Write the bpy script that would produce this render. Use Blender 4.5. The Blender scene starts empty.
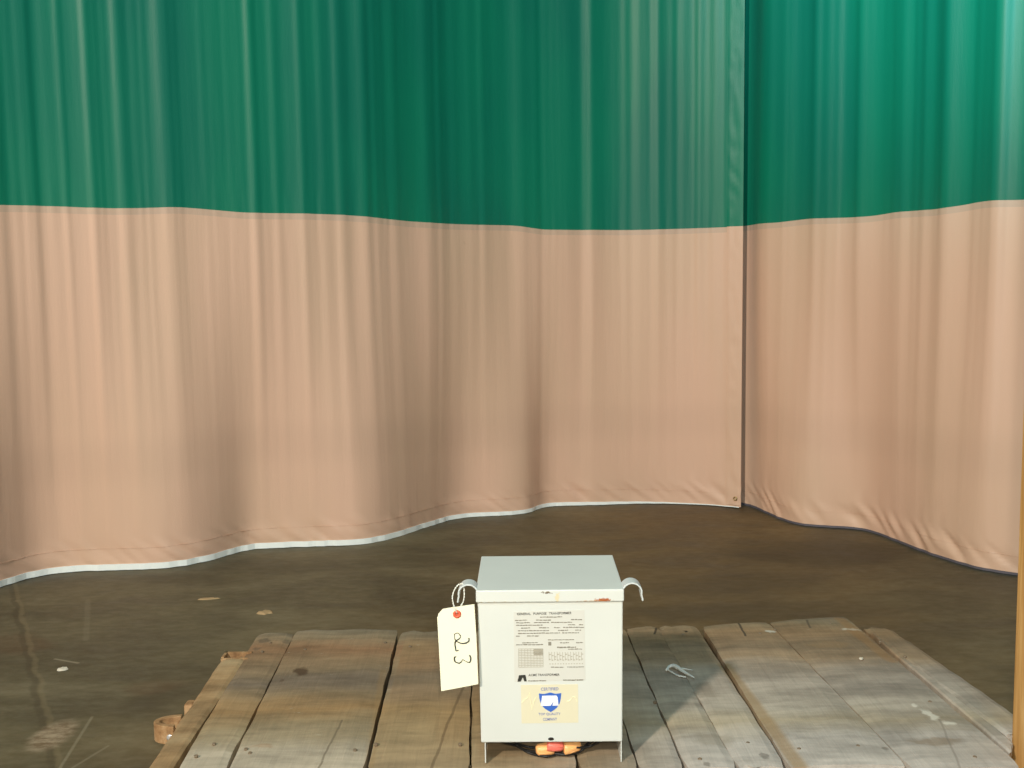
import bpy, bmesh, math, random
from mathutils import Vector, Matrix, Euler, noise
random.seed(7)
sc = bpy.context.scene
COL = sc.collection
D = bpy.data

# ------------------------------------------------------------------ camera
F = 995.0
CAMZ = 0.95
PITCH = math.radians(5.4)
ROLL = math.radians(-0.8)
DECK = 0.15
cam_m = Matrix.Translation((0, 0, CAMZ)) @ (Euler((math.pi/2 - PITCH, 0, 0)).to_matrix() @ Euler((0, 0, ROLL)).to_matrix()).to_4x4()
cd = D.cameras.new('camera'); cam = D.objects.new('camera', cd); COL.objects.link(cam)
cam.matrix_world = cam_m
cd.sensor_width = 36.0; cd.lens = F/1024*36.0; cd.clip_start = 0.05
sc.camera = cam
INV = cam_m.inverted()
def ray(px, py):
    return (cam_m.to_3x3() @ Vector(((px-512)/F, -(py-384)/F, -1)))
def at_z(px, py, z):
    r = ray(px, py); t = (z-CAMZ)/r.z
    return Vector((r.x*t, r.y*t, z))
def at_y(px, py, y):
    r = ray(px, py); t = y/r.y
    return Vector((r.x*t, y, CAMZ + r.z*t))
def proj(p):
    q = INV @ Vector(p)
    return (512 + F*q.x/-q.z, 384 - F*q.y/-q.z)

# ------------------------------------------------------------------ objects
def obj(name, bm, mats, parent=None, smooth=False):
    me = D.meshes.new(name)
    if isinstance(bm, bmesh.types.BMesh):
        bmesh.ops.recalc_face_normals(bm, faces=bm.faces[:])
        bm.to_mesh(me); bm.free()
    else:
        me = bm; me.name = name
    if not isinstance(mats, (list, tuple)): mats = [mats]
    for m in mats: me.materials.append(m)
    if smooth:
        for p in me.polygons: p.use_smooth = True
    o = D.objects.new(name, me); COL.objects.link(o)
    if parent: o.parent = parent
    return o
def thing(name, label, cat, loc=(0, 0, 0), rz=0, group=None):
    o = D.objects.new(name, None); COL.objects.link(o)
    o.location = loc; o.rotation_euler = (0, 0, rz)
    o.empty_display_size = 0.05
    return tag(o, label, cat, group)
def tag(o, label, cat, group=None):
    o['label'] = label; o['category'] = cat
    if group: o['group'] = group
    return o
def bevel(o, w, n=2):
    m = o.modifiers.new('bevel', 'BEVEL'); m.width = w; m.segments = n; m.limit_method = 'ANGLE'; m.angle_limit = math.radians(40)
    return o
def add_box(bm, x0, x1, y0, y1, z0, z1, mat=0):
    v = [bm.verts.new(p) for p in ((x0,y0,z0),(x1,y0,z0),(x1,y1,z0),(x0,y1,z0),(x0,y0,z1),(x1,y0,z1),(x1,y1,z1),(x0,y1,z1))]
    for f in ((0,3,2,1),(4,5,6,7),(0,1,5,4),(1,2,6,5),(2,3,7,6),(3,0,4,7)):
        bm.faces.new([v[i] for i in f]).material_index = mat
def add_tube(bm, pts, r, n=8, closed=False):
    pts = [Vector(p) for p in pts]; rings = []
    N = len(pts)
    up = Vector((0, 0, 1))
    prev = None
    for i, p in enumerate(pts):
        a = pts[(i-1) % N] if (closed or i > 0) else p
        b = pts[(i+1) % N] if (closed or i < N-1) else p
        t = (b-a).normalized()
        if prev is None:
            u = t.orthogonal().normalized()
        else:
            u = (prev - t*prev.dot(t)).normalized()
        prev = u; w = t.cross(u)
        rr = r(i/(N-1)) if callable(r) else r
        rings.append([bm.verts.new(p + (u*math.cos(2*math.pi*k/n) + w*math.sin(2*math.pi*k/n))*rr) for k in range(n)])
    for i in range(N if closed else N-1):
        A, B = rings[i], rings[(i+1) % N]
        for k in range(n):
            bm.faces.new((A[k], A[(k+1) % n], B[(k+1) % n], B[k]))
    if not closed:
        bm.faces.new(rings[0][::-1]); bm.faces.new(rings[-1])
def add_lathe(bm, prof, mtx, n=16):
    """prof: (axial, radius) pairs, spun about local X, placed by mtx"""
    rings = []
    for a, r in prof:
        rings.append([bm.verts.new(mtx @ Vector((a, r*math.cos(2*math.pi*k/n), r*math.sin(2*math.pi*k/n)))) for k in range(n)])
    for A, B in zip(rings, rings[1:]):
        for k in range(n): bm.faces.new((A[k], A[(k+1) % n], B[(k+1) % n], B[k]))
    bm.faces.new(rings[0][::-1]); bm.faces.new(rings[-1])
def add_prism(bm, poly, y0, y1):
    """polygon in X-Z extruded from y0 to y1"""
    a = [bm.verts.new((x, y0, z)) for x, z in poly]; b = [bm.verts.new((x, y1, z)) for x, z in poly]
    bm.faces.new(a); bm.faces.new(b[::-1])
    n = len(poly)
    for i in range(n): bm.faces.new((a[i], b[i], b[(i+1) % n], a[(i+1) % n]))
def spline(P, n):
    """Catmull-Rom through P, n steps per span"""
    P = [Vector(p) for p in P]; Q = [P[0]*2-P[1]] + P + [P[-1]*2-P[-2]]; out = []
    for i in range(1, len(Q)-2):
        for k in range(n):
            t = k/n
            out.append(0.5*((2*Q[i]) + (Q[i+1]-Q[i-1])*t + (2*Q[i-1]-5*Q[i]+4*Q[i+1]-Q[i+2])*t*t + (3*Q[i]-Q[i-1]-3*Q[i+1]+Q[i+2])*t**3))
    out.append(P[-1]); return out
def sm(a, b, x):
    t = min(1, max(0, (x-a)/(b-a))); return t*t*(3-2*t)

# ------------------------------------------------------------------ node helper
class N:
    def __init__(s, name):
        s.m = D.materials.new(name); s.m.use_nodes = True; s.t = s.m.node_tree
        s.b = s.t.nodes['Principled BSDF']; s.L = s.t.links
        s.co = s.t.nodes.new('ShaderNodeTexCoord').outputs['Object']
    def put(s, sock, v):
        if isinstance(v, bpy.types.NodeSocket): s.L.new(v, sock)
        elif v is not None:
            if sock.type == 'RGBA' and len(v) == 3: v = (*v, 1)
            sock.default_value = v
    def new(s, t, **k):
        n = s.t.nodes.new(t)
        for a, b in k.items(): setattr(n, a, b)
        return n
    def math(s, op, a, b=0.0, c=0.0, clamp=False):
        n = s.new('ShaderNodeMath', operation=op, use_clamp=clamp)
        for i, v in enumerate((a, b, c)): s.put(n.inputs[i], v)
        return n.outputs[0]
    def mapping(s, scale=(1,1,1), loc=(0,0,0), rot=(0,0,0), co=None):
        n = s.new('ShaderNodeMapping'); s.put(n.inputs['Vector'], co or s.co)
        n.inputs['Scale'].default_value = scale; n.inputs['Location'].default_value = loc; n.inputs['Rotation'].default_value = rot
        return n.outputs[0]
    def noise(s, co, scale, detail=4, rough=0.55, dist=0.0):
        n = s.new('ShaderNodeTexNoise'); s.put(n.inputs['Vector'], co)
        n.inputs['Scale'].default_value = scale; n.inputs['Detail'].default_value = detail
        n.inputs['Roughness'].default_value = rough; n.inputs['Distortion'].default_value = dist
        return n.outputs[0]
    def ramp(s, f, stops, interp='LINEAR'):
        n = s.new('ShaderNodeValToRGB'); s.put(n.inputs[0], f); e = n.color_ramp.elements
        n.color_ramp.interpolation = interp
        while len(e) > 1: e.remove(e[-1])
        for i, (p, c) in enumerate(stops):
            if i == 0: x = e[0]; x.position = p
            else: x = e.new(p)
            if not isinstance(c, (tuple, list)): c = (c, c, c)
            x.color = (*c, 1)
        return n.outputs[0]
    def mix(s, f, a, b, mode='MIX'):
        n = s.new('ShaderNodeMix', data_type='RGBA', blend_type=mode)
        s.put(n.inputs[0], f); s.put(n.inputs[6], a); s.put(n.inputs[7], b)
        return n.outputs[2]
    def xyz(s, co=None):
        n = s.new('ShaderNodeSeparateXYZ'); s.put(n.inputs[0], co or s.co); return n.outputs
    def maprange(s, v, a, b, c=0.0, d=1.0, smooth=True):
        n = s.new('ShaderNodeMapRange', interpolation_type='SMOOTHSTEP' if smooth else 'LINEAR')
        for i, q in enumerate((v, a, b, c, d)): s.put(n.inputs[i], q)
        return n.outputs[0]
    def vm(s, op, a, b=None):
        n = s.new('ShaderNodeVectorMath', operation=op); s.put(n.inputs[0], a)
        if b is not None: s.put(n.inputs[1], b)
        return n.outputs['Value'] if op in ('LENGTH', 'DISTANCE', 'DOT_PRODUCT') else n.outputs[0]
    def warp(s, co, scale, amt):
        n = s.new('ShaderNodeTexNoise'); s.put(n.inputs['Vector'], co); n.inputs['Scale'].default_value = scale; n.inputs['Detail'].default_value = 3
        d = s.vm('SUBTRACT', n.outputs['Color'], (0.5, 0.5, 0.5))
        return s.vm('ADD', co, s.vm('MULTIPLY', d, (amt, amt, 0)))
    def seg(s, co, A, B, w):
        """1 on the segment A-B (xy) fading to 0 at distance w"""
        A = Vector((A[0], A[1], 0)); B = Vector((B[0], B[1], 0)); L2 = (B-A).length_squared; d = B-A
        flat = s.vm('MULTIPLY', co, (1, 1, 0))
        pa = s.vm('SUBTRACT', flat, tuple(A))
        t = s.math('DIVIDE', s.vm('DOT_PRODUCT', pa, tuple(d)), L2, clamp=True)
        c = s.new('ShaderNodeCombineXYZ')
        s.put(c.inputs[0], s.math('MULTIPLY', t, d.x)); s.put(c.inputs[1], s.math('MULTIPLY', t, d.y))
        dist = s.vm('LENGTH', s.vm('SUBTRACT', pa, c.outputs[0]))
        return s.maprange(dist, w, w*0.3, 0.0, 1.0)
    def blob(s, co, c, rx, ry, rz=None):
        v = s.vm('SUBTRACT', co, tuple(c))
        v = s.vm('MULTIPLY', v, (1/rx, 1/ry, 0 if rz is None else 1/rz))
        return s.maprange(s.vm('LENGTH', v), 1.0, 0.45, 0.0, 1.0)
    def bump(s, h, strength, dist):
        n = s.new('ShaderNodeBump'); s.put(n.inputs['Height'], h); n.inputs['Strength'].default_value = strength; n.inputs['Distance'].default_value = dist
        s.L.new(n.outputs[0], s.b.inputs['Normal'])
    def out(s, col, rough=0.5, spec=0.5, metal=0.0):
        s.put(s.b.inputs['Base Color'], col); s.put(s.b.inputs['Roughness'], rough)
        s.b.inputs['Specular IOR Level'].default_value = spec; s.b.inputs['Metallic'].default_value = metal
        return s.m
def srgb(r, g, b):
    f = lambda c: (c/255/12.92) if c/255 <= 0.04045 else ((c/255+0.055)/1.055)**2.4
    return (f(r), f(g), f(b))

# ------------------------------------------------------------------ materials
def vinyl(name, base, tint, rough, spec):
    n = N(name)
    big = n.noise(n.mapping((1.5, 1.5, 0.5)), 1.6, 3)
    col = n.mix(n.maprange(big, 0.35, 0.68), base, tint)
    x = n.xyz()
    # faint darker line low across the cloth, and specks of grime
    z = n.math('ADD', x[2], n.math('MULTIPLY', n.math('SUBTRACT', n.noise(n.co, 1.2, 2), 0.5), 0.10))
    line = n.math('MULTIPLY', n.maprange(z, 0.26, 0.36), n.maprange(z, 0.50, 0.40))
    col = n.mix(n.math('MULTIPLY', line, 0.10), col, tuple(c*0.55 for c in base))
    sp = n.maprange(n.noise(n.mapping((1, 1, 1)), 9, 5, 0.7), 0.70, 0.78)
    col = n.mix(n.math('MULTIPLY', sp, 0.25), col, tuple(c*0.5 for c in base))
    weave = n.math('ADD', n.noise(n.mapping((1, 1, 1)), 260, 2), n.math('MULTIPLY', n.noise(n.mapping((7, 7, 0.7)), 5, 3), 3.0))
    n.bump(weave, 0.10, 0.004)
    return n.out(col, rough, spec)
GREEN = vinyl('green_vinyl', (0.0, 0.185, 0.105), (0.0, 0.150, 0.098), 0.47, 0.36)
BEIGE = vinyl('beige_vinyl', (0.69, 0.45, 0.325), (0.65, 0.44, 0.31), 0.48, 0.4)
BAND = vinyl('seam_overlap', (0.58, 0.41, 0.30), (0.56, 0.40, 0.30), 0.48, 0.4)
GAP_STRIP = N('bright_gap_strip').out((0.86, 0.92, 0.90), 0.5)  # white stands in for lit floor seen through the gap under the curtain
DARK_EDGE = N('dull_strip').out(srgb(92, 88, 96), 0.6)

def m_floor():
    n = N('stained_concrete'); co = n.co
    w = n.warp(co, 3.0, 0.25)
    streak = n.noise(n.mapping((1.0, 2.2, 1), co=w), 2.2, 6, 0.62)
    fine = n.noise(n.mapping((1.4, 3.0, 1)), 14, 6, 0.68)
    X = n.xyz()
    base = n.ramp(streak, [(0.30, srgb(78, 64, 38)), (0.45, srgb(99, 80, 48)), (0.55, srgb(110, 88, 53)), (0.70, srgb(122, 101, 66))])
    cool = n.ramp(streak, [(0.30, srgb(76, 71, 50)), (0.5, srgb(98, 91, 66)), (0.70, srgb(120, 111, 85))])
    lm = n.maprange(n.math('ADD', X[0], n.math('MULTIPLY', X[1], -0.45)), -1.1, -2.2)
    rm = n.maprange(n.math('ADD', X[0], n.math('MULTIPLY', X[1], -0.35)), -0.4, 0.5)
    col = n.mix(n.math('MULTIPLY', lm, 0.9), base, cool)
    col = n.mix(n.math('MULTIPLY', rm, 0.55), col, cool)
    big = n.noise(n.mapping((1.0, 1.7, 1), co=w), 1.1, 4, 0.6)
    col = n.mix(n.maprange(big, 0.34, 0.62), n.mix(0.70, (0, 0, 0), col), col)
    col = n.mix(n.maprange(fine, 0.30, 0.75), n.mix(0.88, (0, 0, 0), col), n.mix(0.03, col, (1, 0.95, 0.8)))
    # dark oily stains
    for (px, py, rx, ry, a) in ((820, 553, 0.50, 0.22, 0.40), (740, 585, 0.45, 0.18, 0.30), (760, 612, 0.5, 0.12, 0.3), (910, 600, 0.3, 0.12, 0.25),
                                (190, 580, 0.22, 0.1, 0.3), (170, 700, 0.10, 0.08, 0.22), (430, 560, 0.3, 0.12, 0.25), (300, 570, 0.3, 0.08, 0.2)):
        p = at_z(px, py, 0)
        col = n.mix(n.math('MULTIPLY', n.blob(w, p, rx, ry), a), col, srgb(46, 40, 26))
    for (px, py, rx, ry) in ((155, 690, 0.10, 0.07), (30, 640, 0.1, 0.1)):
        col = n.mix(n.math('MULTIPLY', n.blob(w, at_z(px, py, 0), rx, ry), 0.22), col, srgb(98, 66, 44))
    # crack with a broken-out patch at its near end, and scratches
    w2 = n.warp(co, 14.0, 0.03)
    A = at_z(8, 572, 0); B = at_z(55, 775, 0)
    col = n.mix(n.math('MULTIPLY', n.seg(w2, A, B, 0.013), 0.35), col, srgb(60, 52, 36))
    col = n.mix(n.math('MULTIPLY', n.seg(w2, A+Vector((0.014, 0, 0)), B+Vector((0.014, 0, 0)), 0.010), 0.2), col, srgb(140, 124, 92))
    pt = n.blob(w2, at_z(53, 735, 0), 0.055, 0.10)
    col = n.mix(n.math('MULTIPLY', pt, 0.8), col, n.ramp(fine, [(0.4, srgb(112, 92, 68)), (0.6, srgb(168, 150, 124))]))
    for (a, b, wd, k) in (((60, 768), (92, 717), 0.005, 0.22), ((72, 768), (108, 746), 0.005, 0.18), ((55, 659), (78, 663), 0.006, 0.35), ((88, 600), (86, 640), 0.012, 0.08)):
        col = n.mix(n.math('MULTIPLY', n.seg(co, at_z(*a, 0), at_z(*b, 0), wd), k), col, srgb(176, 166, 140))
    n.bump(n.math('ADD', fine, n.math('MULTIPLY', n.noise(co, 60, 3), 0.4)), 0.10, 0.005)
    return n.out(col, n.ramp(streak, [(0.3, 0.5), (0.7, 0.72)]), 0.35)
FLOOR = m_floor()

def m_wood(name, grey=True):
    n = N(name); co = n.co
    oi = n.new('ShaderNodeObjectInfo'); rnd = oi.outputs['Random']
    off = n.new('ShaderNodeCombineXYZ'); n.put(off.inputs[0], n.math('MULTIPLY', rnd, 30)); n.put(off.inputs[1], n.math('MULTIPLY', rnd, 17))
    pco = n.vm('ADD', co, off.outputs[0])
    w = n.warp(pco, 4.0, 0.02)
    grain = n.noise(n.mapping((26, 1.6, 26), co=w), 3.0, 6, 0.65, 0.6)
    fine = n.noise(n.mapping((90, 4, 90), co=pco), 3.0, 4, 0.7)
    blot = n.noise(n.mapping((3.0, 7, 1), co=pco), 1.4, 5, 0.65)
    X = n.xyz()
    wob = n.math('ADD', n.math('MULTIPLY', n.math('SUBTRACT', n.noise(n.mapping((2.0, 5, 1), co=pco), 2.0, 4), 0.5), 0.13), X[1])
    if grey:
        def stops(l):
            return [((Y-1.5)/1.0, srgb(*c)) for Y, c in l]
        v = n.math('SUBTRACT', wob, 1.5)
        left = n.ramp(v, stops([(1.50, (190, 178, 158)), (1.68, (186, 172, 150)), (1.74, (176, 158, 128)), (1.79, (160, 140, 108)), (1.86, (162, 130, 90)), (1.93, (152, 130, 100)), (2.0, (134, 118, 100)), (2.05, (142, 122, 96)), (2.12, (152, 126, 96)), (2.19, (158, 122, 90)), (2.25, (150, 130, 102)), (2.33, (138, 128, 108))]))
        right = n.ramp(v, stops([(1.50, (196, 188, 178)), (1.70, (194, 186, 176)), (1.77, (184, 170, 146)), (1.83, (190, 179, 163)), (1.95, (184, 171, 156)), (2.02, (178, 163, 146)), (2.09, (172, 147, 118)), (2.17, (142, 122, 98)), (2.24, (168, 138, 104)), (2.31, (154, 136, 108)), (2.38, (126, 116, 100))]))
        sx = n.maprange(n.math('ADD', X[0], n.math('MULTIPLY', n.math('SUBTRACT', rnd, 0.5), 0.1)), 0.0, 0.35)
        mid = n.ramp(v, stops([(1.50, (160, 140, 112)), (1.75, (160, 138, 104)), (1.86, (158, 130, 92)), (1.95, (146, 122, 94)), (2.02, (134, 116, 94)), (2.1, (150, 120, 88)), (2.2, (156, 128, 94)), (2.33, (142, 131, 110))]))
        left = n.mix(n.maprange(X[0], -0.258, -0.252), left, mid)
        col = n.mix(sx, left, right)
    else:
        col = n.ramp(n.noise(n.mapping((2, 4, 1)), 4, 4), [(0.3, srgb(150, 119, 82)), (0.5, srgb(174, 143, 104)), (0.7, srgb(186, 160, 122))])
    br = n.math('ADD', 0.78, n.math('MULTIPLY', rnd, 0.22))
    g2 = n.maprange(grain, 0.28, 0.62, 0.93, 1.03)
    cb = n.new('ShaderNodeCombineXYZ'); k = n.math('MULTIPLY', br, g2)
    k = n.math('MULTIPLY', k, n.maprange(fine, 0.3, 0.7, 0.95, 1.03))
    cross = n.noise(n.mapping((2.2, 16, 1), co=n.warp(pco, 9, 0.03)), 2.6, 5, 0.65)
    k = n.math('MULTIPLY', k, n.maprange(cross, 0.30, 0.66, 0.84, 1.08))
    k = n.math('MULTIPLY', k, n.maprange(blot, 0.32, 0.62, 0.74, 1.08))
    for i in range(3): n.put(cb.inputs[i], k)
    col = n.mix(1.0, col, cb.outputs[0], 'MULTIPLY')
    if grey:
        wk = n.warp(n.warp(co, 70, 0.018), 22, 0.035)
        for (px, py, rx, ry, kk, c) in ((300,671.5,0.020,0.030,0.8,(70,50,34)),(281,679,0.008,0.010,0.5,(80,60,44)),(262,640,0.016,0.02,0.5,(70,66,60)),(258,648,0.012,0.015,0.4,(70,66,60)),(288,640,0.012,0.02,0.4,(70,66,60)),(765,757,0.010,0.016,0.5,(70,64,56)),
                                        (702,763,0.010,0.008,0.5,(80,74,64)),(684,632,0.006,0.01,0.9,(20,18,14)),(883,746,0.010,0.008,0.4,(70,60,44)),(935,742,0.06,0.018,0.4,(120,96,60)),(828,645,0.07,0.03,0.25,(160,126,84)),
                                        (705,690,0.03,0.05,0.4,(110,98,82)),(715,740,0.05,0.03,0.45,(132,122,104)),(880,690,0.12,0.05,0.3,(110,102,94)),(262,746,0.03,0.01,0.3,(150,104,66))):
            p = at_z(px, py, DECK); p.z = 0
            col = n.mix(n.math('MULTIPLY', n.blob(n.vm('MULTIPLY', wk, (1, 1, 0)), p, rx, ry), kk), col, srgb(*c))
        for (px, py, rx, ry) in ((929,715,0.012,0.03),(947,723,0.016,0.016),(914,706,0.010,0.010),(768,631,0.02,0.012),(850,630,0.03,0.01)):
            p = at_z(px, py, DECK); p.z = 0
            col = n.mix(n.math('MULTIPLY', n.blob(n.vm('MULTIPLY', wk, (1, 1, 0)), p, rx, ry), 0.6), col, srgb(226, 222, 208))
        # brown worn arrises and splits running with the boards
        for (a, b, wd, kk, c) in (((724,664),(802,768),0.020,0.65,(152,124,84)),((840,619),(890,660),0.022,0.45,(158,118,74)),((737,620),(745,636),0.004,0.8,(60,54,46)),((474,655),(431,768),0.004,0.5,(84,66,46)),((343,720),(318,768),0.003,0.6,(100,88,70)),
                                 ((655,634),(657,626),0.004,0.8,(40,36,30)),((810,628),(806,620),0.004,0.6,(60,56,50)),((384,670),(368,768),0.012,0.35,(150,120,80)),((940,720),(960,768),0.003,0.4,(110,104,96))):
            A = at_z(*a, DECK); B = at_z(*b, DECK)
            col = n.mix(n.math('MULTIPLY', n.seg(n.warp(co, 12, 0.012), A, B, wd), kk), col, srgb(*c))
    wear = n.maprange(n.noise(n.mapping((3, 6, 1), co=pco), 7, 5, 0.7), 0.64, 0.76)
    col = n.mix(n.math('MULTIPLY', wear, 0.35), col, srgb(206, 198, 180))
    n.bump(n.math('ADD', grain, n.math('MULTIPLY', fine, 0.5)), 0.35, 0.003)
    return n.out(col, 0.75, 0.25)
WOOD = m_wood('weathered_deck_wood')
RAILW = m_wood('tan_rail', False)

def m_post():
    n = N('tan_post_wood')
    g = n.noise(n.mapping((30, 30, 1.5)), 3, 5, 0.6, 0.5)
    col = n.ramp(g, [(0.3, srgb(176, 128, 70)), (0.55, srgb(206, 160, 98)), (0.75, srgb(224, 184, 124))])
    n.bump(g, 0.3, 0.003); return n.out(col, 0.65, 0.3)
POST = m_post()

def m_rust():
    n = N('rusty_steel'); a = n.noise(n.co, 40, 5, 0.65)
    col = n.ramp(a, [(0.3, srgb(118, 86, 56)), (0.5, srgb(158, 122, 84)), (0.7, srgb(184, 152, 114))])
    n.bump(a, 0.3, 0.002); return n.out(col, 0.7, 0.3)
RUST = m_rust()

def m_paint(name, marks=False):
    n = N(name)
    a = n.noise(n.co, 6, 4); s = n.noise(n.mapping((1, 1, 1)), 70, 3)
    col = n.ramp(a, [(0.3, (0.645, 0.67, 0.63)), (0.7, (0.695, 0.72, 0.675))])
    if marks:
        w = n.vm('ADD', n.co, n.vm('MULTIPLY', n.vm('SUBTRACT', n.new('ShaderNodeTexNoise').outputs['Color'], (0.5, 0.5, 0.5)), (0, 0, 0)))
        nz = n.noise(n.co, 180, 3, 0.6)
        for (x, z, rx, rz, c, k) in ((0.088, LIDZ-0.0185, 0.014, 0.0045, (170, 92, 50), 1.0), (-0.006, LIDZ-0.0045, 0.012, 0.0022, (96, 74, 44), 0.9),
                                     (0.012, LIDZ-0.014, 0.004, 0.010, (226, 200, 120), 0.5), (0.07, LIDZ-0.021, 0.03, 0.003, (196, 150, 100), 0.6), (-0.08, LIDZ-0.0215, 0.05, 0.002, (196, 170, 110), 0.6)):
            v = n.vm('MULTIPLY', n.vm('SUBTRACT', n.co, (x, 0, z)), (1/rx, 0, 1/rz))
            d = n.math('ADD', n.vm('LENGTH', v), n.math('MULTIPLY', n.math('SUBTRACT', nz, 0.5), 3.0))
            front = n.math('LESS_THAN', n.xyz()[1], 0.02)
            f = n.math('MULTIPLY', n.math('MULTIPLY', n.maprange(d, 1.0, 0.5), k), front)
            col = n.mix(f, col, srgb(*c))
    col = n.mix(n.math('MULTIPLY', n.maprange(n.noise(n.mapping((1, 1, 1)), 45, 4, 0.7), 0.72, 0.80), 0.3), col, srgb(140, 128, 100))
    n.bump(s, 0.04, 0.001)
    return n.out(col, 0.42, 0.45)

def flat(name, c, rough=0.6, spec=0.4, metal=0.0):
    n = N(name); a = n.noise(n.co, 80, 2)
    col = n.mix(n.math('MULTIPLY', a, 0.12), c, tuple(x*0.7 for x in c))
    return n.out(col, rough, spec, metal)
TAGM = flat('cream_card', (0.93, 0.92, 0.70), 0.8)
INK = flat('black_ink', (0.035, 0.035, 0.03), 0.5)
GINK = flat('grey_print', srgb(138, 134, 122), 0.6)
LINK = flat('pale_grey_print', srgb(178, 172, 156), 0.6)
PLATE = flat('plate_foil', srgb(212, 212, 204), 0.45)
STICK = flat('cream_sticker', srgb(222, 216, 188), 0.5)
BLUE = flat('blue_ink', srgb(58, 104, 196), 0.5)
BLUE2 = flat('dull_blue_ink', srgb(120, 130, 178), 0.5)
WHITE = flat('white_ink', (0.9, 0.92, 0.95), 0.5)
CREAMP = flat('pale_scrawl', srgb(246, 238, 202), 0.5)
ORANGE = flat('orange_plastic', (1.0, 0.52, 0.20), 0.35)
RED = flat('red_plastic', (0.90, 0.20, 0.15), 0.35)
EYE = flat('red_eyelet', srgb(226, 104, 76), 0.5)
BLACKR = flat('black_insulation', (0.012, 0.012, 0.012), 0.45)
STRING = flat('white_string', (0.75, 0.74, 0.66), 0.8)
METAL = flat('grey_strap', (0.62, 0.66, 0.65), 0.35, 0.5)
DARK = flat('dark_hole', (0.02, 0.015, 0.01), 0.7)
CHIP = flat('pale_chip', srgb(206, 198, 180), 0.7)
TANCHIP = flat('tan_chip', srgb(168, 142, 104), 0.8)
NAIL = flat('dull_nail', srgb(120, 104, 84), 0.5)
BOLT = flat('bright_bolt', (0.7, 0.68, 0.66), 0.3, 0.5, 0.6)

# ------------------------------------------------------------------ floor
bm = bmesh.new(); add_box(bm, -9, 9, -7, 10, -0.1, 0.0)
fl = obj('floor', bm, FLOOR); fl['kind'] = 'structure'

# ------------------------------------------------------------------ curtains
base_px = [(-14,589),(0,585),(20,578),(39,573),(59,570),(98,568),(156,566.5),(191,562),(219,555.5),(247,547.5),(273,545.5),(352,543),(378,539.5),
           (405,532),(425,525.5),(445,519.5),(467,515.5),(510,514),(528,512),(540,507),(552,505),(600,503.8),(650,502.5),(700,504),(728,506),(741,507.5)]
base_px = [(x, y + 3.0 - 1.5*min(1, max(0, (x-300)/250))) for x, y in base_px]
right_px = [(728,504),(741,505.5),(752,508),(767,515),(780,521),(794,525.5),(806,527.5),(820,528.5),(850,530),(865,531.5),(880,536),(902,544.5),(920,552),(940,559.5),(958,565.5),(977,571),(1000,575),(1017,577.5),(1040,580)]
seam_px = [(0,205),(60,206.5),(90,208),(125,208.5),(180,207),(215,210),(245,213),(300,213.5),(350,215),(380,218),(405,221),(440,223.5),(480,225),(520,225.5),(535,229.5),(570,230),(640,230),(690,228.5),(735,227),
           (765,223),(785,222.5),(800,219),(830,218),(870,216.5),(890,212.5),(930,209.5),(950,208),(965,203.5),(990,200.5),(1024,199.5)]
def interp(tab, x):
    if x <= tab[0][0]: return tab[0][1]
    for (a, ya), (b, yb) in zip(tab, tab[1:]):
        if x <= b:
            t = (x-a)/(b-a); return ya + (yb-ya)*t
    return tab[-1][1]
TOP = 3.1
def smooth_seam(x):
    return sum(interp(seam_px, x+d) for d in (-12, -8, -4, 0, 4, 8, 12))/7
# ridges of the folds: position across the picture, width, height (cm)
ridges = [(-40,9,1.2),(-12,6,.8),(22,9,1.0),(45,6,.6),(57,5,.6),(86,7,1.2),(96,4,.5),(118,8,1.0),(133,5,.5),(161,8,.9),(174,5,.5),
          (250,6,.9),(273,5,.8),(299,5,1.1),(338,7,.9),(362,7,.9),(424,7,1.0),(447,5,-.5),(482,7,.8),(498,5,.6),(519,7,1.0),(540,6,-1.0),
          (568,7,.8),(592,8,1.0),(640,7,.8),(658,6,1.0),(672,4,.4),(699,5,1.0),(716,5,.7),(729,4,.6)]
ridges_r = [(748,7,-1.2),(765,8,1.0),(786,5,.8),(803,8,-.5),(818,5,1.1),(829,5,.8),(846,8,-.5),(862,5,1.4),(880,8,-.6),(905,9,1.3),(926,8,.7),(950,7,1.4),(970,10,-.8),(1004,12,1.3),(1048,14,1.2),(1090,16,1.2)]
rf = random.Random(21)
for lst, lo, hi in ((ridges, -60, 735), (ridges_r, 750, 1110)):
    x = lo
    while x < hi:
        lst.append((x, rf.uniform(2.6, 4.2), rf.uniform(-0.55, 0.7))); x += rf.uniform(7, 15)
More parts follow.
